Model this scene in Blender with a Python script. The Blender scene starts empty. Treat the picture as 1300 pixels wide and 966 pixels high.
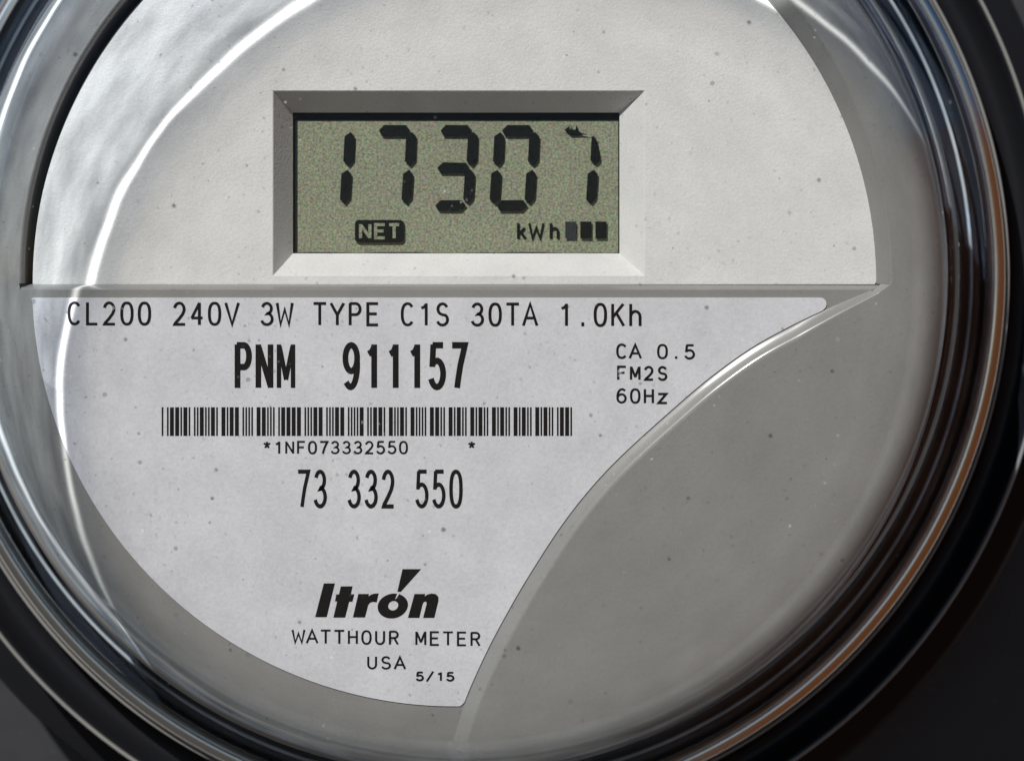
import bpy, bmesh, math, random
from math import sin, cos, pi, radians, hypot, atan2, sqrt, tan
from mathutils import Vector
from mathutils.geometry import tessellate_polygon

# ------------------------------------------------------------------ units
# Sizes are measured off the photograph in its own pixels; one pixel on the label is 0.11 mm.
S = 0.00011
AX, AY = 588.0, 350.0            # axis of the round cover
FX, FY = 577.0, 360.0            # centre of the face inside it
HGT = 1.5                        # height of the meter above the ground
DIST = 4500.0                    # camera to label
sc = bpy.context.scene
col = sc.collection

# ------------------------------------------------------------------ camera
cam = bpy.data.cameras.new('camera')
cam_o = bpy.data.objects.new('camera', cam); col.objects.link(cam_o)
cam_o.location = (0, -DIST * S, HGT); cam_o.rotation_euler = (pi / 2, 0, 0)
cam.sensor_width = 36.0; cam.lens = 36.0 * DIST / 1300.0
cam.shift_x = (650 - AX) / 1300.0; cam.shift_y = -(483 - AY) / 1300.0
cam.clip_start = 0.01; cam.clip_end = 2000
cam.dof.use_dof = True; cam.dof.focus_distance = DIST * S; cam.dof.aperture_fstop = 20
sc.camera = cam_o

# ------------------------------------------------------------------ world and sun
SUN = Vector((-0.497, -1.0, 0.868)).normalized()          # towards the sun: from the upper left, in front
elev = math.asin(SUN.z); azim = atan2(SUN.x, SUN.y)
w = bpy.data.worlds.new('World'); sc.world = w; w.use_nodes = True
nt = w.node_tree; nt.nodes.clear()
sky = nt.nodes.new('ShaderNodeTexSky'); sky.sky_type = 'NISHITA'; sky.sun_disc = False
sky.sun_elevation = elev; sky.sun_rotation = azim; sky.altitude = 1500; sky.dust_density = 0.6
bg = nt.nodes.new('ShaderNodeBackground'); bg.inputs['Strength'].default_value = 0.05
wo = nt.nodes.new('ShaderNodeOutputWorld')
nt.links.new(sky.outputs[0], bg.inputs[0]); nt.links.new(bg.outputs[0], wo.inputs[0])
sl = bpy.data.lights.new('sun', 'SUN'); sl.energy = 4.4; sl.angle = radians(0.53); sl.color = (1, 0.967, 0.925)
so = bpy.data.objects.new('sun', sl); col.objects.link(so)
so.rotation_euler = SUN.to_track_quat('Z', 'Y').to_euler(); so.location = SUN * 3

sc.view_settings.view_transform = 'Standard'; sc.view_settings.look = 'None'
sc.view_settings.exposure = 0.02; sc.view_settings.gamma = 1.0; sc.view_settings.use_curve_mapping = False
sc.render.engine = 'CYCLES'
cy = sc.cycles
cy.transparent_max_bounces = 32; cy.max_bounces = 7; cy.transmission_bounces = 7; cy.glossy_bounces = 3; cy.diffuse_bounces = 2; cy.adaptive_threshold = 0.02
cy.caustics_reflective = False; cy.caustics_refractive = False; cy.blur_glossy = 0.3
cy.use_denoising = True; cy.sample_clamp_indirect = 6.0

# ------------------------------------------------------------------ node helper
class NT:
    def __init__(s, name):
        s.m = bpy.data.materials.new(name); s.m.use_nodes = True
        s.t = s.m.node_tree; s.t.nodes.clear()
        s.out = s.t.nodes.new('ShaderNodeOutputMaterial')
    def n(s, typ, ins=None, **kw):
        nd = s.t.nodes.new('ShaderNode' + typ)
        for k, v in kw.items(): setattr(nd, k, v)
        for k, v in (ins or {}).items():
            if isinstance(v, bpy.types.NodeSocket): s.t.links.new(v, nd.inputs[k])
            else: nd.inputs[k].default_value = v
        return nd
    def math(s, op, a, b=0.0, c=0.0, clamp=False):
        nd = s.t.nodes.new('ShaderNodeMath'); nd.operation = op; nd.use_clamp = clamp
        for i, v in enumerate((a, b, c)):
            if isinstance(v, bpy.types.NodeSocket): s.t.links.new(v, nd.inputs[i])
            else: nd.inputs[i].default_value = v
        return nd.outputs[0]
    def obj(s): return s.n('TexCoord').outputs['Object']
    def noise(s, vec, scale, detail=3, rough=0.5):
        return s.n('TexNoise', {'Vector': vec, 'Scale': scale, 'Detail': detail, 'Roughness': rough}).outputs[0]
    def ramp(s, fac, stops):
        r = s.n('ValToRGB', {'Fac': fac}); e = r.color_ramp.elements
        while len(e) < len(stops): e.new(0.5)
        for el, (p, c) in zip(e, stops):
            el.position = p; el.color = (c, c, c, 1) if isinstance(c, (int, float)) else (*c, 1)
        return r.outputs[0]
    def mixc(s, fac, a, b, blend='MIX'):
        nd = s.n('Mix', data_type='RGBA', blend_type=blend)
        for k, v in ((0, fac), (6, a), (7, b)):
            if isinstance(v, bpy.types.NodeSocket): s.t.links.new(v, nd.inputs[k])
            else: nd.inputs[k].default_value = v if not isinstance(v, tuple) else (*v, 1)[:4]
        return nd.outputs[2]
    def end(s, sh): s.t.links.new(sh, s.out.inputs[0]); return s.m

PX = 1.0 / S                                               # noise scale per metre for one pixel
def plastic(name, c, rough, grain=0.06, bump=0.12, spots=0.25, fine=0.55, metal=0.0, spec=0.5, coat=0.0):
    """moulded or painted surface: mottled tone, fine grain relief, small grime specks"""
    g = NT(name); v = g.obj()
    n1 = g.noise(v, 0.012 * PX, 3, 0.6); n2 = g.noise(v, fine * PX, 1, 0.6)
    k = g.math('ADD', g.math('MULTIPLY_ADD', n1, grain, 1 - grain * 0.5), g.math('MULTIPLY_ADD', n2, grain * 0.9, -grain * 0.45))
    base = g.mixc(1.0, (*c, 1), g.n('CombineColor', {0: k, 1: k, 2: k}).outputs[0], 'MULTIPLY')
    sv = g.n('SeparateXYZ', {0: v})
    vo = g.n('TexVoronoi', {'Vector': g.n('CombineXYZ', {0: sv.outputs[0], 1: sv.outputs[2]}).outputs[0], 'Scale': 0.022 * PX, 'Randomness': 1.0}, voronoi_dimensions='2D')
    sep = g.n('SeparateColor', {0: vo.outputs['Color']})
    rad = g.math('MULTIPLY', g.math('POWER', sep.outputs[0], 7.0), 0.07)
    m = g.math('MULTIPLY', g.math('LESS_THAN', vo.outputs['Distance'], rad), spots)
    base = g.mixc(m, base, (0.12, 0.115, 0.105, 1))
    b = g.n('Bump', {'Strength': bump, 'Distance': 0.6 * S, 'Height': n2})
    rr = g.math('MULTIPLY_ADD', n1, 0.25, rough - 0.12)
    p = g.n('BsdfPrincipled', {'Base Color': base, 'Roughness': rr, 'Normal': b.outputs[0], 'Metallic': metal, 'Specular IOR Level': spec, 'Coat Weight': coat, 'Coat Roughness': 0.15})
    return g.end(p.outputs[0])

def flatmat(name, c, rough=0.5, spec=0.4):
    g = NT(name); v = g.obj()
    n2 = g.noise(v, 0.3 * PX, 2)
    base = g.mixc(n2, tuple(x * 0.75 for x in c) + (1,), tuple(x * 1.25 for x in c) + (1,))
    p = g.n('BsdfPrincipled', {'Base Color': base, 'Roughness': rough, 'Specular IOR Level': spec})
    return g.end(p.outputs[0])

M = {}
M['grey'] = plastic('grey_plastic', (0.213, 0.211, 0.2), 0.5, 0.14, 0.4, 0.35, 0.3, 0.0, 0.25, 0.7)
M['panel'] = plastic('warm_white_plastic', (0.60, 0.596, 0.575), 0.5, 0.2, 0.6, 0.45, 0.3)
M['label'] = plastic('white_sticker', (0.535, 0.54, 0.558), 0.55, 0.28, 0.45, 0.5, 0.28)
M['ink'] = flatmat('black_ink', (0.0085, 0.0075, 0.007), 0.7, 0.12)
M['lcdink'] = flatmat('lcd_segment', (0.005, 0.006, 0.006), 0.6, 0.08)
M['lcdfaint'] = flatmat('lcd_segment_faint', (0.022, 0.026, 0.03), 0.5, 0.2)
M['black'] = flatmat('black_plastic', (0.010, 0.0105, 0.013), 0.33, 0.18)
M['dark'] = flatmat('dark_interior', (0.02, 0.02, 0.021), 0.6, 0.2)
M['gasket_shade'] = flatmat('black_gasket_shade', (0.008, 0.010, 0.011), 0.6, 0.2)  # frame black, also the painted shadow along its top and left

def lcd_mat():
    g = NT('lcd_reflector'); v = g.obj()
    wn = g.noise(v, 0.33 * PX, 2, 0.8)
    cn = g.n('TexNoise', {'Vector': v, 'Scale': 0.17 * PX, 'Detail': 3.0, 'Roughness': 0.9}).outputs['Color']
    base = g.mixc(g.ramp(wn, [(0.33, 0.0), (0.67, 1.0)]), (0.11, 0.121, 0.076, 1), (0.305, 0.322, 0.222, 1))
    hue = g.n('HueSaturation', {'Saturation': 3.2, 'Value': 1.0, 'Color': cn}).outputs[0]
    base = g.mixc(0.19, base, hue, 'OVERLAY')
    p = g.n('BsdfPrincipled', {'Base Color': base, 'Roughness': 0.6, 'Specular IOR Level': 0.3})
    return g.end(p.outputs[0])
M['lcd'] = lcd_mat()

def clear_mat(name, outer):
    """clear moulded cover: reflects by angle, lets the sun through; sunlight gathered by the shoulder is painted into the tint"""
    g = NT(name); v = g.obj()
    facing = g.n('LayerWeight', {'Blend': 0.5}).outputs['Facing']
    tint = (0.975, 0.98, 0.98, 1)
    X, Y, Z = g.n('SeparateXYZ', {0: v}).outputs
    r = g.math('MULTIPLY', g.math('SQRT', g.math('ADD', g.math('MULTIPLY', X, X), g.math('MULTIPLY', Z, Z))), PX)
    f0 = g.ramp(g.math('DIVIDE', r, 1000.0), [(0.52, 0.007), (0.585, 0.055), (0.605, 0.055), (0.618, 0.015)])
    graz = g.ramp(g.math('DIVIDE', r, 1000.0), [(0.60, 0.75), (0.618, 0.2)])
    F = g.math('MULTIPLY_ADD', g.math('POWER', facing, 5.0), graz, f0, clamp=True)
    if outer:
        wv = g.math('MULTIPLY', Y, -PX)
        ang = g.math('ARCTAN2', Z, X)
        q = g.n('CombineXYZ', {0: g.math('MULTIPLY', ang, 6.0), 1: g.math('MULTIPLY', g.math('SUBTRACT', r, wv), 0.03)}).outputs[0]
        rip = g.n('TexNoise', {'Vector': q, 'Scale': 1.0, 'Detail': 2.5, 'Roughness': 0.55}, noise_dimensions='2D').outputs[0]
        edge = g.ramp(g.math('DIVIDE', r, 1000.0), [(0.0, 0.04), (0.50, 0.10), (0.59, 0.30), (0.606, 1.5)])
        rip2 = g.math('MULTIPLY', g.math('SUBTRACT', rip, 0.5), edge)  # streaks of bent sunlight painted into the tint
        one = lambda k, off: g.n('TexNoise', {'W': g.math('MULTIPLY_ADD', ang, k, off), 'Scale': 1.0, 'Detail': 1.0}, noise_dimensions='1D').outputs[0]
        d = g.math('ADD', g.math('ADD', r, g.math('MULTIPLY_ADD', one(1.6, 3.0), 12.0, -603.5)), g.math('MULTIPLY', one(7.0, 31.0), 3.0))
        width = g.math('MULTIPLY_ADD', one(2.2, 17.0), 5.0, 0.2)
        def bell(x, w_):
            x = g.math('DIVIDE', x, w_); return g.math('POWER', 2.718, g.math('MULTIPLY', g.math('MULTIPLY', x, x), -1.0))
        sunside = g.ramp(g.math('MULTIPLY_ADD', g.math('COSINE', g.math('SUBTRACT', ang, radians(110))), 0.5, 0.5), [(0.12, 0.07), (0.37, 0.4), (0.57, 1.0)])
        body = g.ramp(g.math('DIVIDE', r, 1000.0), [(0.50, 0.96), (0.575, 0.84), (0.60, 0.95), (0.615, 1.5)])  # painted light: tint dims near the shoulder, brightens on the side
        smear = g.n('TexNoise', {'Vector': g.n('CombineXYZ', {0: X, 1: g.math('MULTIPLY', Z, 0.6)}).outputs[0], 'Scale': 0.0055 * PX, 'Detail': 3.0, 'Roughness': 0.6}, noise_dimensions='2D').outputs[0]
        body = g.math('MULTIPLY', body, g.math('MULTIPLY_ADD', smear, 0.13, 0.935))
        T = g.math('ADD', g.math('ADD', body, rip2), g.math('MULTIPLY', g.math('MULTIPLY', bell(d, width), sunside), 3.6))  # bright caustic ring painted into the tint
        T = g.math('SUBTRACT', T, g.math('MULTIPLY', bell(g.math('ADD', d, -4.0), 26.0), 0.30))  # darker band painted beside the bright ring
        skytint = g.ramp(g.math('DIVIDE', r, 1000.0), [(0.56, 0.0), (0.612, 1.0)])                 # blue sky sheen painted into the edge tint
        tint = g.n('CombineColor', {0: g.math('MULTIPLY', T, g.math('MULTIPLY_ADD', skytint, -0.07, 1.0)), 1: T, 2: g.math('MULTIPLY', T, g.math('MULTIPLY_ADD', skytint, 0.08, 1.0))}).outputs[0]
    tr = g.n('BsdfTransparent', {'Color': tint})
    gl = g.n('BsdfGlossy', {'Color': (0.95, 0.97, 1, 1), 'Roughness': 0.04})
    sh = g.n('MixShader', {0: F, 1: tr.outputs[0], 2: gl.outputs[0]}).outputs[0]
    if outer:
        # dust specks and dried drops on the outside
        pv = g.n('CombineXYZ', {0: X, 1: Z}).outputs[0]
        vo = g.n('TexVoronoi', {'Vector': pv, 'Scale': 0.026 * PX, 'Randomness': 1.0}, voronoi_dimensions='2D')
        sep = g.n('SeparateColor', {0: vo.outputs['Color']})
        rad = g.math('MULTIPLY', g.math('POWER', sep.outputs[1], 9.0), 0.085)
        e = g.math('SUBTRACT', rad, vo.outputs['Distance'])
        tot = g.math('MULTIPLY', g.math('MULTIPLY', e, 45.0, clamp=True), g.math('MULTIPLY', sep.outputs[2], 0.75))
        sp = g.n('TexNoise', {'Vector': pv, 'Scale': 0.16 * PX, 'Detail': 1.0}, noise_dimensions='2D').outputs[0]
        tot = g.math('MAXIMUM', tot, g.math('MULTIPLY', g.math('MULTIPLY_ADD', sp, 9.0, g.math('MULTIPLY_ADD', smear, 2.6, -8.35), clamp=True), 0.6))
        tone = g.math('MULTIPLY_ADD', g.math('GREATER_THAN', sep.outputs[0], 0.8), 0.6, 0.06)
        df = g.n('BsdfDiffuse', {'Color': g.n('CombineColor', {0: tone, 1: tone, 2: tone}).outputs[0]})
        sh = g.n('MixShader', {0: tot, 1: sh, 2: df.outputs[0]}).outputs[0]
    return g.end(sh)
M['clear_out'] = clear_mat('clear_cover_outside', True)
M['clear_in'] = clear_mat('clear_cover_inside', False)
def glass_mat():
    g = NT('clear_bead')
    p = g.n('BsdfGlass', {'Color': (0.95, 0.96, 0.95, 1), 'Roughness': 0.02, 'IOR': 1.49})
    return g.end(p.outputs[0])
M['bead'] = glass_mat()
def metal_mat():
    g = NT('polished_metal'); v = g.obj()
    p = g.n('BsdfPrincipled', {'Base Color': (0.62, 0.6, 0.58, 1), 'Metallic': 1.0, 'Roughness': g.math('MULTIPLY_ADD', g.noise(v, 0.02 * PX, 2), 0.12, 0.08)})
    return g.end(p.outputs[0])
M['metal'] = metal_mat()
M['box'] = plastic('dark_painted_metal', (0.022, 0.023, 0.027), 0.5, 0.1, 0.1, 0.3)
def soil():
    g = NT('dry_soil'); v = g.obj()
    n1 = g.noise(v, 0.8, 6, 0.7)
    gx = g.n('SeparateXYZ', {0: v}).outputs[0]
    base = g.mixc(n1, (0.07, 0.07, 0.068, 1), (0.13, 0.128, 0.12, 1))                      # grey gravel yard
    red = g.mixc(n1, (0.10, 0.036, 0.012, 1), (0.18, 0.07, 0.024, 1))                      # unseen red-brown earth at the right, added for the rim's reflection
    base = g.mixc(g.math('MULTIPLY_ADD', g.math('ADD', gx, n1), 1.6, -1.5, clamp=True), base, red)
    return g.end(g.n('BsdfPrincipled', {'Base Color': base, 'Roughness': 0.95, 'Specular IOR Level': 0.1}).outputs[0])
M['soil'] = soil()

# ------------------------------------------------------------------ mesh helpers
def P(px, py, wd=0.0):                                     # photo pixel + height above the label -> metres, meter space
    return Vector(((px - AX) * S, -wd * S, (AY - py) * S))
def link(name, verts, faces, mat, parent=None, smooth=False, mats=None, midx=None):
    me = bpy.data.meshes.new(name); me.from_pydata([tuple(v) for v in verts], [], faces); me.update()
    for m in (mats or [mat]): me.materials.append(m)
    if midx: me.polygons.foreach_set('material_index', midx)
    if smooth: me.polygons.foreach_set('use_smooth', [True] * len(me.polygons))
    o = bpy.data.objects.new(name, me); col.objects.link(o); o.parent = parent
    return o
class MB:
    def __init__(s): s.v = []; s.f = []; s.sm = []
    def add(s, vs, fs, smooth=False):
        b = len(s.v); s.v += [tuple(x) for x in vs]; s.f += [tuple(i + b for i in f) for f in fs]; s.sm += [smooth] * len(fs)
    def rows(s, rows, closed=False, smooth=False):         # loft between equal-length rows of points
        n = len(rows[0]); vs = [p for r in rows for p in r]; fs = []
        for i in range(len(rows) - 1):
            for j in range(n if closed else n - 1):
                k = (j + 1) % n
                fs.append((i * n + j, i * n + k, (i + 1) * n + k, (i + 1) * n + j))
        s.add(vs, fs, smooth)
    def poly(s, pts, wd, holes=()):
        loops = [[Vector((x, -y, 0)) for x, y in pts]] + [[Vector((x, -y, 0)) for x, y in h] for h in holes]
        tri = tessellate_polygon(loops)
        flat = [q for l in ([pts] + list(holes)) for q in l]
        fs = []
        for a, b, c in tri:
            (x0, y0), (x1, y1), (x2, y2) = flat[a], flat[b], flat[c]
            cr = (x1 - x0) * (y2 - y0) - (x2 - x0) * (y1 - y0)
            fs.append((a, b, c) if cr < 0 else (a, c, b))
        s.add([P(x, y, wd) for x, y in flat], fs)
    def plate(s, pts, w0, w1):                             # flat outline with thickness
        s.poly(pts, w1)
        s.rows([[P(x, y, w1) for x, y in pts], [P(x, y, w0) for x, y in pts]], True)
    def build(s, name, mat, parent=None):
        o = link(name, s.v, s.f, mat, parent)
        o.data.polygons.foreach_set('use_smooth', s.sm)
        bm = bmesh.new(); bm.from_mesh(o.data); bmesh.ops.remove_doubles(bm, verts=bm.verts, dist=1e-7)
        bm.to_mesh(o.data); bm.free()
        return o
def lathe(mb, prof, cx=AX, cy=AY, n=288, smooth=True):
    mb.rows([[P(cx + r * cos(2 * pi * j / n), cy - r * sin(2 * pi * j / n), wd) for j in range(n)] for r, wd in prof], True, smooth)
def arcpts(cx, cy, r, a0, a1, n):
    return [(cx + r * cos(radians(a0 + (a1 - a0) * i / n)), cy - r * sin(radians(a0 + (a1 - a0) * i / n))) for i in range(n + 1)]
def tag(o, label=None, cat=None, kind=None, group=None):
    if label: o['label'] = label
    if cat: o['category'] = cat
    if kind: o['kind'] = kind
    if group: o['group'] = group
    return o
def catmull(pts, n=10):
    out = []
    q = [pts[0]] + list(pts) + [pts[-1]]
    for i in range(1, len(q) - 2):
        p0, p1, p2, p3 = q[i - 1], q[i], q[i + 1], q[i + 2]
        for k in range(n):
            t = k / n
            out.append(tuple(0.5 * (2 * p1[c] + (p2[c] - p0[c]) * t + (2 * p0[c] - 5 * p1[c] + 4 * p2[c] - p3[c]) * t * t + (3 * p1[c] - p0[c] - 3 * p2[c] + p3[c]) * t ** 3) for c in (0, 1)))
    out.append(tuple(pts[-1])); return out

# ------------------------------------------------------------------ the place: ground, and the box behind the meter
def ground():
    mb = MB(); nx, ny = 60, 60; vs = []; fs = []
    for j in range(ny + 1):
        for i in range(nx + 1):
            x = -400 + 800 * i / nx; y = -400 + 420 * j / ny
            x = math.copysign(abs(x / 400) ** 2.2 * 400, x); y2 = y
            h = max(0.0, x - 6) * 0.33 * min(1, max(0, x - 6) / 20)  # unseen bank at the right, shaped for the rim's brown reflection
            vs.append((x, y2, min(h, 60)))
    for j in range(ny):
        for i in range(nx):
            a = j * (nx + 1) + i; fs.append((a, a + 1, a + nx + 2, a + nx + 1))
    o = link('ground', vs, fs, M['soil'], None, True)
    return tag(o, kind='structure')
ground()

def stucco():
    g = NT('grey_stucco'); v = g.obj()
    n1 = g.noise(v, 40.0, 4, 0.7)
    base = g.mixc(n1, (0.30, 0.295, 0.28, 1), (0.40, 0.395, 0.38, 1))
    b = g.n('Bump', {'Strength': 0.6, 'Distance': 0.003, 'Height': n1})
    return g.end(g.n('BsdfPrincipled', {'Base Color': base, 'Roughness': 0.9, 'Normal': b.outputs[0]}).outputs[0])
wy = 0.0011 * 152  # unseen stucco behind the box, added for what the cover reflects
wall_o = link('wall', [(-5, wy, 0.001), (.45, wy, 0.001), (.45, wy, 3.2), (-5, wy, 3.2), (-5, wy + .2, 0.001), (.45, wy + .2, 0.001), (.45, wy + .2, 3.2), (-5, wy + .2, 3.2)],
     [(0, 1, 2, 3), (1, 5, 6, 2), (5, 4, 7, 6), (4, 0, 3, 7), (3, 2, 6, 7)], stucco())
tag(wall_o, kind='structure')

def empty(name, y_w):
    e = bpy.data.objects.new(name, None); e.empty_display_size = 0.02; col.objects.link(e)
    e.location = (0, 0, HGT); return e

box = empty('meter_box', 0)
tag(box, 'dark painted metal meter box panel behind the round meter', 'meter box')
WB = -640
mb = MB()                                                  # front panel with a round opening and folded sides
x0, x1, y0, y1 = AX - 1120, AX + 1120, AY - 1500, AY + 1900
mb.poly([(x0, y0), (x1, y0), (x1, y1), (x0, y1)], WB, [arcpts(AX, AY, 800, 0, 355, 71)])
mb.rows([[P(x, y, wd) for x, y in [(x0, y0), (x1, y0), (x1, y1), (x0, y1)]] for wd in (WB, WB - 880)], True)
mb.build('front_panel', M['box'], box)
mb = MB()                                                  # raised collar that the meter plugs into
lathe(mb, [(800, WB - 40), (842, WB), (852, WB + 30), (855, WB + 200), (850, WB + 232), (840, WB + 240), (700, WB + 240)])
mb.build('socket_collar', M['black'], box)

# ------------------------------------------------------------------ the meter
meter = empty('electric_meter', 0)
tag(meter, 'round electric meter with white printed label and LCD under a clear cover', 'electric meter')

# black base with its rim
mb = MB()
lathe(mb, [(0, -330), (500, -330), (640, -330), (690, -318), (706, -300), (716, -282), (722, -276), (729, -282), (738, -306), (756, -314), (770, -308), (780, -292), (784, -284), (788, -281), (792, -284), (794, -296), (796, -420)])
mb.build('base_ring', M['black'], meter)

# grey face plate: recess for the upper panel, raised swoosh at the right, rounded rim
LOWC = [(1112, 366), (1058, 389), (1002, 416), (952, 444), (902, 480), (857, 518), (795, 574), (753.5, 617), (714.7, 666), (678, 722), (650, 769), (622, 821), (596.7, 876), (583, 914), (573, 949)]
low = catmull(LOWC, 8)
def offset_curve(c, d):
    out = []
    for i, (x, y) in enumerate(c):
        a = c[max(i - 1, 0)]; b = c[min(i + 1, len(c) - 1)]
        tx, ty = b[0] - a[0], b[1] - a[1]; L = hypot(tx, ty)
        k = d * min(1.0, 0.35 + i / 24.0)
        out.append((x + ty / L * k, y - tx / L * k))
    return out
WS = 12.0                                                  # swoosh height
prof = [(0, 0), (11.5, 9.6), (14, 11.0), (16, 11.7), (18.5, WS)]
curves = [offset_curve(low, d) for d, _ in prof]
RF = 588.0                                                 # where the rim starts to round over
WP = -21.0                                                 # level of the upper panel
mb = MB()
mb.rows([[P(x, y, wd) for x, y in c] for c, (_, wd) in zip(curves, prof)], False, True)
def az_of(p): return math.degrees(atan2(-(p[1] - FY), p[0] - FX)) % 360
aL, aT = az_of(low[-1]), az_of(curves[-1][-1])             # where the step meets the rim, at the bottom
aS = az_of((1130, 364))
NR = 360
def rim_w(a):
    a %= 360
    if a <= 55: return WS
    if a < 125:
        t = (a - 55) / 70; return WS * (1 - t * t * (3 - 2 * t))
    if a <= aL: return 0.0
    if a < aT: return WS * (a - aL) / (aT - aL)
    return WS
azs = sorted(set([360 * i / NR for i in range(NR)] + [aL, aT]))
def ring(r, dw):
    return [P(FX + r * cos(radians(a)), FY - r * sin(radians(a)), rim_w(a) + dw) for a in azs]
rows = [ring(RF - 8, 0), ring(RF - 4, 0.2), ring(RF - 1, 0.6), ring(RF + 2, 0.9)]   # low moulded bead, then the rounding
for i in range(0, 11):
    t = i / 10 * pi / 2
    rows.append(ring(RF + 5 + 36 * sin(t), 1.0 - 45 * (1 - cos(t))))
rows += [ring(630, -120), ring(632, -320)]
mb.rows(rows, True, True)
# flat label ground at the lower left
holeL, holeR, HY = FX - 551, 1127, 368.0
RI = RF - 7.9
arcL = arcpts(FX, FY, RI, az_of((FX - RI, HY)), aL, 90)
base_poly = [(holeL, HY)] + [(1108, HY)] + low[1:] + [p for p in arcL[::-1]][1:]
mb.poly(base_poly, 0.0)
# swoosh top
top = curves[-1]
arcR = arcpts(FX, FY, RI, aT, 360, 60)
mb.poly([(1131, 360.0), (FX + RI, 360.0)] + arcR[::-1][1:] + top[::-1][1:], WS)
# upper rim between recess and rounding, and recess walls
N2 = 180
aa = [180.0 * i / N2 for i in range(N2 + 1)]
def hole_r(a): return 550 + 7 * sin(radians(a)) - 1.5 * (a / 180)
def leftness(a):
    t = min(1.0, max(0.0, (a - 95) / 35)); return t * t * (3 - 2 * t)
inner = [P(FX + (536.6 + 7 * leftness(a)) * cos(radians(a)), FY - (536.6 + 7 * leftness(a)) * sin(radians(a)), WP - 3 - 55 * leftness(a)) for a in aa]
hole = [P(FX + hole_r(a) * cos(radians(a)), FY - hole_r(a) * sin(radians(a)), rim_w(a) - 3.0) for a in aa]
hole2 = [P(FX + (hole_r(a) + 4) * cos(radians(a)), FY - (hole_r(a) + 4) * sin(radians(a)), rim_w(a)) for a in aa]
outer = [P(FX + RI * cos(radians(a)), FY - RI * sin(radians(a)), rim_w(a)) for a in aa]
mb.rows([inner, hole, hole2], False, True); mb.rows([hole2, outer])
# bottom wall of the recess and small closing faces
mb.rows([[P(holeL - 4, 361, -20), P(1118, 361, -20)], [P(holeL - 4, 365, -4), P(1122, 365, -4)], [P(holeL - 4, HY, 0), P(1120, HY, 0)]], False, True)
mb.add([P(holeL, HY, 0), P(holeL - 2, FY, 0), P(FX - RF, FY, 0), P(FX - RF, HY, 0)], [(0, 1, 2, 3)])
mb.add([P(FX - 543.6, 359, WP - 58), P(FX - 548.6, 359, -3), P(FX - 553, 359, -0.2), P(FX - 553, HY, -0.2), P(FX - 536, HY, -0.2), P(FX - 536, 361, WP - 58)], [(0, 1, 2, 3), (0, 3, 4, 5)])
mb.add([P(1106, HY, 0), P(1118, 361, -3), P(1127, 361.5, 9), P(1131, 360, WS), curves[-1] and P(*curves[-1][0], WS), P(*low[0], 0)], [(0, 1, 2, 5), (2, 3, 4, 5)])
mb.add([P(FX + 536.6, 360.05, WP - 3), P(FX + 550, 360.05, WS - 3), P(1127, 361.5, 9), P(1118, 361, -3), P(FX + 554, 360.05, WS), P(1118, 361, -20)], [(0, 1, 2, 3), (1, 4, 2), (0, 3, 5)])
mb.build('face_plate', M['grey'], meter)

# upper panel with the bevelled window
LX0, LX1, LY0, LY1 = 369, 789, 140.5, 321.5
BX0, BX1, BY0, BY1 = 345, 820, 114, 350.5
mb = MB()
outl = [(FX - 538, 362.5)] + [(1109, 362.5), (1113, 361), (1115, 357)] + arcpts(FX, FY, 538, 1.2, 180, 140)[0:-1]
outer_rect = [(BX0, BY0), (BX1, BY0), (BX1, BY1), (BX0, BY1)]
inner_rect = [(LX0, LY0), (LX1, LY0), (LX1, LY1), (LX0, LY1)]
mb.poly(outl, WP, [outer_rect])
mid = [(BX0 + 1.2, BY0 + 1.2), (BX1 - 1.2, BY0 + 1.2), (BX1 - 1.2, BY1 - 1.2), (BX0 + 1.2, BY1 - 1.2)]
WI = WP - 36
mb.rows([[P(x, y, WP) for x, y in outer_rect], [P(x, y, WP - 1.0) for x, y in mid], [P(x, y, WI) for x, y in inner_rect]], True)
mb.rows([[P(x, y, WI) for x, y in inner_rect], [P(x, y, WI - 4) for x, y in inner_rect]], True)
mb.rows([[P(x, y, WP) for x, y in outl], [P(x, y, WP - 6) for x, y in outl]], True)
mb.build('display_panel', M['panel'], meter)

# LCD
WLC = WI - 7
mb = MB(); mb.plate([(LX0 - 12, LY0 - 12), (LX1 + 12, LY0 - 12), (LX1 + 12, LY1 + 12), (LX0 - 12, LY1 + 12)], WLC - 6, WLC)
lcd = mb.build('lcd_display', M['lcd'], meter)
lcd['label'] = 'greenish grey LCD showing 17307 kWh'
mb = MB()                                                  # dark edge frame of the glass, widened top and left as painted shadow
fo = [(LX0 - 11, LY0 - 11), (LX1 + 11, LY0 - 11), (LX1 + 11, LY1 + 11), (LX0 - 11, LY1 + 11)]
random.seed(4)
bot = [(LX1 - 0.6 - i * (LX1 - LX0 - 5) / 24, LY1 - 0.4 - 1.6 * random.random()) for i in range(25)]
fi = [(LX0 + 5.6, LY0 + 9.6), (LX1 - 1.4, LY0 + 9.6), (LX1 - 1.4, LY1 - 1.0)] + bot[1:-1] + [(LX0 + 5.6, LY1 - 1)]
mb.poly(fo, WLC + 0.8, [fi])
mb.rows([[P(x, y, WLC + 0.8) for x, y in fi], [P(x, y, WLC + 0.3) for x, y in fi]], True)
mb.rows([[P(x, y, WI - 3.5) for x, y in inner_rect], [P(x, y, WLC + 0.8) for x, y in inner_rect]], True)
mb.build('glass_edge_shade', M['gasket_shade'], lcd)

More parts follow.
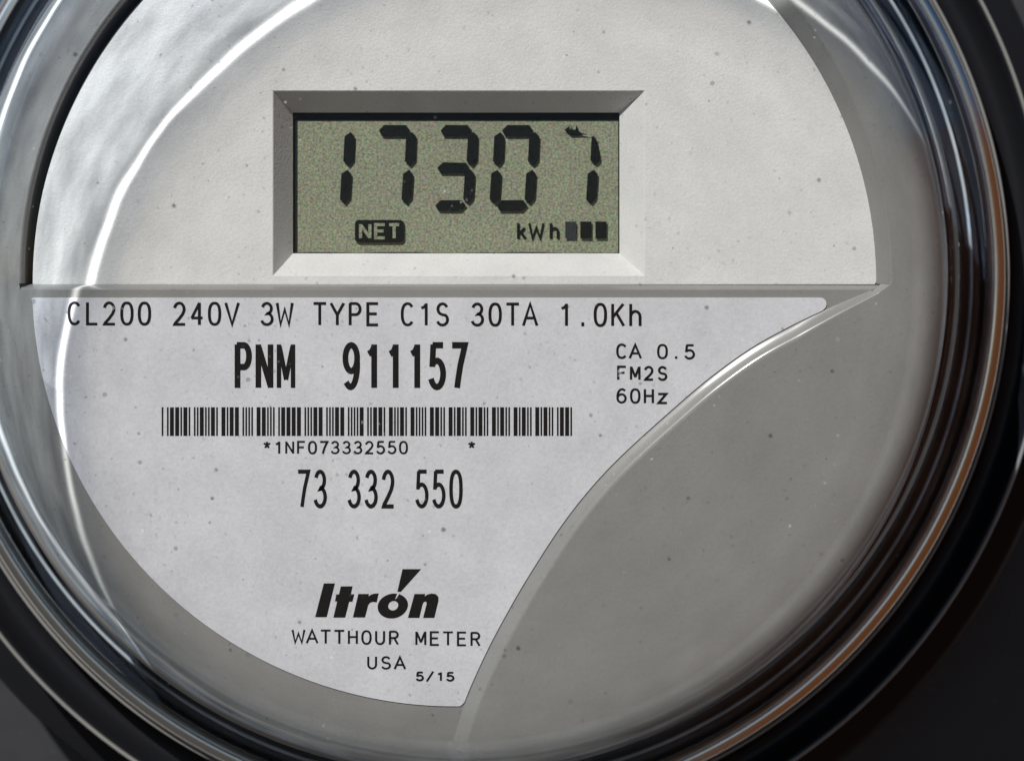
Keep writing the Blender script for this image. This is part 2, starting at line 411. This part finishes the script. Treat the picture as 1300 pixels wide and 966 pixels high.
# seven-segment shapes, measured on the middle digit
SEG = {
 'a': [(559, 163.5), (565.6, 156.5), (593.6, 156.5), (599.5, 164), (592.5, 171), (563, 171)],
 'b': [(601.8, 165.6), (607, 171.3), (605.7, 201.8), (599.3, 209.3), (592.3, 203), (594, 170.8)],
 'c': [(598, 214), (603, 220), (601, 250), (594.6, 258), (588, 252), (590, 219)],
 'd': [(552, 260), (559, 253), (586, 253), (591.5, 260), (585, 267), (556.6, 267)],
 'g': [(554.7, 211.4), (561.7, 204.4), (591.5, 205), (596, 211), (589.4, 218.6), (559, 218.6)],
}
SEG['f'] = [(x - 45, y) for x, y in SEG['b']]; SEG['e'] = [(x - 45, y) for x, y in SEG['c']]
WSG = WLC + 4.2
def digit(segs, dx, extra=None):
    m = MB()
    for s in segs: m.plate([(x + dx, y) for x, y in SEG[s]], WSG - 0.6, WSG)
    for e in (extra or []): m.plate(e, WSG - 0.6, WSG)
    return m.build('digit', M['lcdink'], lcd)
z3 = lambda pts: [(650 + x / 3.865, y / 3.865) for x, y in pts]
digit('bc', -158.6)['label'] = 'LCD digit one'
digit('abc', -79.4)['label'] = 'LCD digit seven beside the one'
digit('abcdg', 0)['label'] = 'LCD digit three'
digit('abcdef', 79.0)['label'] = 'LCD digit zero'
digit('c', 158.2, [z3([(263, 630), (289, 608), (289, 624), (297, 629), (300, 606), (305, 630), (318, 628), (325, 603), (331, 632), (350, 645), (384, 653), (296, 656)]),
                   z3([(408, 658), (424, 678), (443, 770), (440, 785), (420, 803), (393, 780), (399, 665)])])['label'] = 'damaged LCD digit seven with its top bar broken away'

# ------------------------------------------------------------------ stroke lettering
def arc(cx, cy, rx, ry, a0, a1, n=14, e=1.0):
    out = []
    for i in range(n + 1):
        t = radians(a0 + (a1 - a0) * i / n); c, s_ = cos(t), sin(t)
        out.append((cx + rx * math.copysign(abs(c) ** e, c), cy + ry * math.copysign(abs(s_) ** e, s_)))
    return out
G = {
 '0': [arc(.5, .5, .5, .5, 90, 450, 32, .82) + ['z']], 'O': [arc(.5, .5, .5, .5, 90, 450, 32, .85) + ['z']],
 '1': [[(.66, 1), (.66, 0)], [(.06, .80), (.38, .84), (.62, .95)]],
 '2': [arc(.48, .71, .46, .29, 165, -15, 16) + [(.80, .48), (.45, .25), (.1, .06), (.04, 0), (1, 0)]],
 '3': [arc(.47, .755, .43, .245, 160, -85, 16) + arc(.47, .265, .51, .265, 82, -160, 18)],
 '4': [[(.72, 0), (.72, 1)], [(.72, 1), (0, .3)], [(0, .3), (1, .3)]],
 '5': [[(.92, 1), (.16, 1)], [(.16, 1), (.08, .50)], arc(.46, .315, .52, .315, 132, -155, 18)],
 '6': [arc(.5, .31, .49, .31, 0, 360, 24) + ['z'], [(.90, .90)] + arc(.56, .47, .55, .53, 62, 185, 12)],
 '7': [[(0, 1), (1, 1), (.62, .52), (.45, .2), (.36, 0)]],
 '9': [arc(.5, .69, .49, .31, 0, 360, 24) + ['z'], [(.10, .10)] + arc(.44, .53, .55, .53, 242, 365, 12)],
 'A': [[(0, 0), (.5, 1), (1, 0)], [(.2, .34), (.8, .34)]],
 'C': [arc(.52, .5, .52, .5, 42, 318, 26, .85)],
 'E': [[(1, 1), (.06, 1), (.06, 0), (1, 0)], [(.06, .52), (.88, .52)]],
 'F': [[(1, 1), (.06, 1), (.06, 0)], [(.06, .52), (.85, .52)]],
 'H': [[(.02, 1), (.02, 0)], [(.98, 1), (.98, 0)], [(.02, .52), (.98, .52)]],
 'K': [[(.05, 1), (.05, 0)], [(.95, 1), (.05, .38)], [(.36, .60), (1, 0)]],
 'L': [[(.08, 1), (.08, 0), (1, 0)]],
 'M': [[(0, 0), (0, 1)], [(1, 0), (1, 1)], [(.05, .95), (.5, .2)], [(.95, .95), (.5, .2)]],
 'N': [[(0, 0), (0, 1)], [(1, 0), (1, 1)], [(.06, .93), (.94, .07)]],
 'P': [[(.05, 0), (.05, 1)], [(.05, 1), (.55, 1)] + arc(.58, .74, .42, .26, 80, -90, 12) + [(.05, .48)]],
 'R': [[(.05, 0), (.05, 1)], [(.05, 1), (.55, 1)] + arc(.58, .75, .40, .25, 80, -90, 12) + [(.05, .50)], [(.55, .50), (1, 0)]],
 'S': [arc(.5, .75, .44, .25, 25, 245, 14) + [(.55, .48)] + arc(.49, .255, .49, .255, 55, -158, 16)],
 'T': [[(0, 1), (1, 1)], [(.5, 1), (.5, 0)]],
 'U': [[(.02, 1), (.02, .34)] + arc(.5, .33, .48, .33, 190, 350, 14) + [(.98, .34), (.98, 1)]],
 'V': [[(0, 1), (.5, 0), (1, 1)]],
 'W': [[(0, 1), (.22, 0), (.5, .72), (.78, 0), (1, 1)]],
 'Y': [[(0, 1), (.5, .46), (1, 1)], [(.5, .46), (.5, 0)]],
 'h': [[(.05, 1), (.05, 0)], [(.05, .48)] + arc(.5, .43, .44, .24, 150, 15, 10) + [(.95, .4), (.95, 0)]],
 'k': [[(.05, 1), (.05, 0)], [(.92, .68), (.05, .26)], [(.38, .44), (1, 0)]],
 'z': [[(0, .68), (.95, .68), (.02, 0), (1, 0)]],
 '.': [[(.5, -.02), (.5, .13)]],
 '*': [[(.5, .98), (.5, .72)], [(.02, .86), (.5, .72)], [(.98, .86), (.5, .72)], [(.2, .5), (.5, .72)], [(.8, .5), (.5, .72)]],
 '/': [[(0, -.12), (1, 1.1)]],
}
WF = {'W': 1.34, 'A': 1.22, 'T': 1.1, 'Y': 1.16, 'V': 1.16, 'K': 1.08, 'M': 1.06, '1': .8, '.': .3, '/': 1.0, '*': .9}
cnt = [0]
def ribbon(mb, pts, px, py, wd):
    closed = pts[-1] == 'z'
    if closed: pts = pts[:-2]
    q = [(x / px, y / py) for x, y in pts]
    q2 = [q[0]]
    keep = [pts[0]]
    for a in q[1:]:
        if hypot(a[0] - q2[-1][0], a[1] - q2[-1][1]) > 0.02: q2.append(a)
    q = q2; n = len(q); L = []; R = []
    if not closed:                                         # square-ish pen ends
        for e, i in ((0, 1), (-1, -2)):
            dx, dy = q[e][0] - q[i][0], q[e][1] - q[i][1]; l = hypot(dx, dy)
            q[e] = (q[e][0] + dx / l * .12, q[e][1] + dy / l * .12)
    for i in range(n):
        a = q[i - 1] if (i > 0 or closed) else None; b = q[(i + 1) % n] if (i < n - 1 or closed) else None
        ds = []
        if a: ds.append((q[i][0] - a[0], q[i][1] - a[1]))
        if b: ds.append((b[0] - q[i][0], b[1] - q[i][1]))
        ns = []
        for dx, dy in ds:
            l = hypot(dx, dy); ns.append((-dy / l, dx / l))
        nx = sum(k[0] for k in ns); ny = sum(k[1] for k in ns); l = hypot(nx, ny) or 1
        nx /= l; ny /= l
        m = 0.5 / max(0.42, nx * ns[0][0] + ny * ns[0][1])
        L.append(((q[i][0] + nx * m) * px, (q[i][1] + ny * m) * py)); R.append(((q[i][0] - nx * m) * px, (q[i][1] - ny * m) * py))
    vs = [P(x, y, wd) for x, y in L + R]; fs = []
    for i in range(n if closed else n - 1):
        k = (i + 1) % n; fs.append((i, k, n + k, n + i))
    mb.add(vs, fs)
def text(mb, s, xc, ytop, cw, ch, pitch, pen, wd, tilt=0.0, jitter=0.0, wf=True):
    for i, c in enumerate(s):
        if c == ' ': continue
        w_ = cw * (WF.get(c, 1.0) if wf else (1.0 if c not in '.1' else WF[c]))
        cx = xc + i * pitch; iw = w_ - pen[0]; ih = ch - pen[1]
        for pl in G[c]:
            cnt[0] += 1
            pts = [p if p == 'z' else (cx - iw / 2 + p[0] * iw, ytop + tilt * (cx - xc) + pen[1] / 2 + (1 - p[1]) * ih) for p in pl]
            ribbon(mb, pts, pen[0], pen[1], wd + 0.06 * (cnt[0] % 7))
def rrect(x0, y0, x1, y1, r, n=5):
    out = []
    for cx, cy, a in ((x1 - r, y0 + r, 90), (x0 + r, y0 + r, 180), (x0 + r, y1 - r, 270), (x1 - r, y1 - r, 360)):
        out += [(cx + r * cos(radians(a - 90 + 90 * i / n)), cy - r * sin(radians(a - 90 + 90 * i / n))) for i in range(n + 1)]
    return out

mb = MB(); mb.plate(rrect(448.7, 278.5, 511.8, 307.4, 5), WSG - 0.6, WSG)
net = mb.build('net_symbol', M['lcdink'], lcd)
mb = MB(); text(mb, 'NET', 462, 282.5, 16, 21, 18.6, (4.0, 4.0), WSG + 0.5, wf=False)
mb.build('net_lettering', M['lcd'], lcd)
WK = WLC + 1.6
mb = MB(); text(mb, 'k', 663.2, 281.4, 13.0, 22.4, 20, (3.6, 3.4), WK); text(mb, 'W', 682.2, 281.4, 15.6, 22.4, 20, (3.0, 3.4), WK); text(mb, 'h', 705.6, 281.4, 13.6, 22.4, 20, (3.6, 3.4), WK)
mb.build('unit_lettering', M['lcdink'], lcd)
for i, (a, b) in enumerate(((719.3, 733.3), (738.7, 752.9), (758.2, 772.4))):
    mb = MB(); mb.plate([(a, 280.5), (b, 280.5), (b, 302.3), (a, 302.3)], WSG - 0.6, WSG)
    mb.build('indicator_block', M['lcdfaint'] if i == 0 else M['lcdink'], lcd)

# ------------------------------------------------------------------ label
WL = 1.6
lab = [(FX - 537, 379.5), (FX - 534.5, 378)] + [(1040, 377.8)] + arcpts(1041, 386, 8.2, 88, -40, 8)
lc = [p for p in offset_curve(low, -1.2) if p[0] < 1046 and hypot(p[0] - FX, p[1] - FY) < 533]
lab += lc
ae = az_of(lc[-1])
lab += [p for p in arcpts(FX, FY, 536, ae - 0.6, az_of((FX - 537, 380)) + 0.6, 90)]
mb = MB(); mb.plate(lab, -0.5, WL)
label = mb.build('label', M['label'], meter)
label['label'] = 'white printed label with serial number and barcode'
WT = WL + 0.25
def line(name, lab_, *calls):
    m = MB()
    for c in calls: text(m, *c)
    o = m.build(name, M['ink'], label); o['label'] = lab_; return o
line('printed_line', 'top line of ratings in thin capitals', ('CL200 240V 3W TYPE C1S 30TA 1.0Kh', 94.5, 382.6, 17, 30.5, 22.25, (3.75, 3.5), WT, 0.0028))
line('printed_line', 'bold company number line', ('PN', 308.5, 434.2, 22.6, 61, 27.3, (7.2, 8.0), WT, 0, 0, False), ('M', 363.1, 434.2, 23.4, 61, 27.3, (5.6, 8.0), WT, 0, 0, False), ('911157', 446, 434.2, 22.6, 61, 27.3, (7.3, 8.0), WT, 0, 0, False))
line('printed_line', 'accuracy class line', ('CA 0.5', 789, 436, 13.8, 19.5, 17.3, (3.0, 2.8), WT, 0.01))
line('printed_line', 'form line', ('FM2S', 789, 464, 12.8, 18.8, 17.3, (3.0, 2.8), WT, 0.01))
line('printed_line', 'frequency line', ('60Hz', 789, 492.6, 13.4, 19.6, 17.3, (3.0, 2.8), WT, 0.01))
line('printed_line', 'small characters under the barcode', ('*1NF073332550     *', 339, 559.4, 11.4, 17, 14.43, (2.6, 2.4), WT))
line('printed_line', 'large serial number line', ('73 332 550', 385.3, 595.8, 17, 49.2, 21.5, (4.4, 5.2), WT, 0, 0, False))
line('printed_line', 'product name in thin capitals', ('WATTHOUR METER', 379, 798, 13.2, 18.6, 17.25, (2.75, 2.5), WT, 0.015))
line('printed_line', 'country line', ('USA', 472.5, 832.0, 13, 17.2, 17.6, (2.75, 2.5), WT, 0.012))
line('printed_line', 'date of manufacture', ('5/15', 533, 851.7, 10.6, 12.4, 12.9, (2.7, 2.4), WT, 0.01, 0, False))

# code 39 bars
C39 = {'0': 'nnnWwnwnn', '1': 'wnnWnnnnw', '2': 'nnwWnnnnw', '3': 'wnwWnnnnn', '5': 'wnnWwnnnn', '7': 'nnnWnnwnw', 'N': 'nnnnwnnWw', 'F': 'nnwnwWnnn', '*': 'nWnnwnwnn', ' ': 'nWwnnnwnn'}
C39['1'] = 'wnnwnnnnw'; C39['0'] = 'nnnwwnwnn'; C39['2'] = 'nnwwnnnnw'; C39['3'] = 'wnwwnnnnn'; C39['5'] = 'wnnwwnnnn'; C39['7'] = 'nnnwnnwnw'
C39['N'] = 'nnnnwnnww'; C39['F'] = 'nnwnwwnnn'; C39['*'] = 'nwnnwnwnn'; C39[' '] = 'nwwnnnwnn'
seq = '*1NF073332550     *'
nw = (726 - 205.5) / (19 * (6 + 3 * 2.55) + 18)
x = 205.5; mb = MB()
for c in seq:
    for i, e in enumerate(C39[c]):
        wd = nw * (2.55 if e == 'w' else 1.0)
        if i % 2 == 0:
            mb.poly([(x - 0.1, 516.8), (x + wd + 0.15, 516.8), (x + wd + 0.15, 553.2), (x - 0.1, 553.2)], WT)
        x += wd
    x += nw
mb.build('barcode', M['ink'], label)

# maker's logo
k = lambda pts: [(380 + a / 5.367, 700 + b / 5.367) for a, b in pts]
mb = MB()
mb.poly(k([(167, 215), (243, 215), (187, 445), (108, 445)]), WT)
mb.poly(k([(283, 235), (363, 235), (352, 289), (375, 289), (362, 340), (340, 340), (313, 448), (232, 448), (258, 338), (243, 338), (252, 290), (270, 290)]), WT)
mb.poly(k([(402, 287), (475, 287), (470, 304), (486, 293), (508, 285), (541, 283), (527, 345), (505, 341), (484, 346), (470, 362), (448, 447), (365, 447)]), WT)
ell = lambda cx, cy, rx, ry, n, sl=0.12: [(cx + rx * cos(2 * pi * i / n) - sl * ry * sin(2 * pi * i / n), cy + ry * sin(2 * pi * i / n)) for i in range(n)]
mb.poly(k(ell(637, 369, 103, 85, 48)), WT, [k(ell(640, 367, 34, 32, 24))])
mb.poly(k([(703, 118), (830, 118), (692, 272), (668, 272)]), WT + 0.1)
mb.poly(k([(785, 287), (858, 287), (854, 304), (872, 291), (900, 284), (930, 288), (948, 308), (948, 335), (920, 450), (843, 450), (868, 352), (862, 338), (848, 343), (840, 358), (818, 450), (740, 450)]), WT)
mb.build('logo', M['ink'], label)
mb = MB(); mb.poly(k([(668, 284), (686, 280), (662, 316), (652, 326)]), WT + 0.3)
mb.build('logo_notch', M['label'], label)

# ------------------------------------------------------------------ clear cover
po = [(0.01, 205), (120, 204.5), (260, 202), (400, 197), (500, 190.5), (545, 186)]
for i in range(0, 13):                                     # rounded shoulder
    t = radians(8 + 74 * i / 12); po.append((560 + 52 * sin(t), 134 + 51 * cos(t)))
po += [(618, 80), (627, 0), (640, -100), (650, -170), (656, -190), (664, -203), (676, -210), (690, -214), (700, -222), (704, -240), (704, -272)]
pi_ = []
T_ = 15
for i, (r, wd) in enumerate(po):
    a = po[max(i - 1, 0)]; b = po[min(i + 1, len(po) - 1)]
    tr, tw = b[0] - a[0], b[1] - a[1]; L = hypot(tr, tw)
    pi_.append((max(0.01, r + tw / L * T_), wd - tr / L * T_))
mb = MB(); n = 360
lathe(mb, po, n=n); nf = len(mb.f)
lathe(mb, pi_[::-1], n=n)
nf2 = len(mb.f)
lathe(mb, [po[-1], pi_[-1]], n=n, smooth=False)
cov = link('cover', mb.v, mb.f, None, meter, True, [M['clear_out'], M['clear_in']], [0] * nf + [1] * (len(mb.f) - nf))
cov['label'] = 'clear domed cover with rounded shoulder'
mb = MB()                                                  # bright ring that holds the foot of the cover
lathe(mb, [(713 + 14 * cos(2 * pi * i / 24), -245 + 17 * sin(2 * pi * i / 24)) for i in range(25)], n=n)
mb.build('sealing_ring', M['metal'], meter)
for rr, ww, tt in ((683, -264, 2.6), (662, -270, 1.6)):      # added rings standing in for grey lines refracted in the cover
    mb = MB(); lathe(mb, [(rr + tt * cos(2 * pi * i / 12), ww + 1.6 * tt * sin(2 * pi * i / 12)) for i in range(13)], n=n)
    mb.build('refraction_ring', M['grey'], meter)
mb = MB(); lathe(mb, [(730 + 2.6 * cos(2 * pi * i / 12), -250 + 4 * sin(2 * pi * i / 12)) for i in range(13)], n=n)
mb.build('seal_edge', M['grey'], meter)
mb = MB(); lathe(mb, [(790 + 3 * cos(2 * pi * i / 12), -281 + 5 * sin(2 * pi * i / 12)) for i in range(13)], n=n)
mb.build('rim_lip', M['grey'], meter)

# recompute outward normals where meshes were lofted either way
for o in list(col.objects):
    if o.type == 'MESH' and o.name.split('.')[0] in ('face_plate', 'base_ring', 'socket_collar', 'sealing_ring', 'seal_edge', 'refraction_ring', 'rim_lip', 'cover'):
        bm = bmesh.new(); bm.from_mesh(o.data); bmesh.ops.recalc_face_normals(bm, faces=bm.faces); bm.to_mesh(o.data); bm.free()
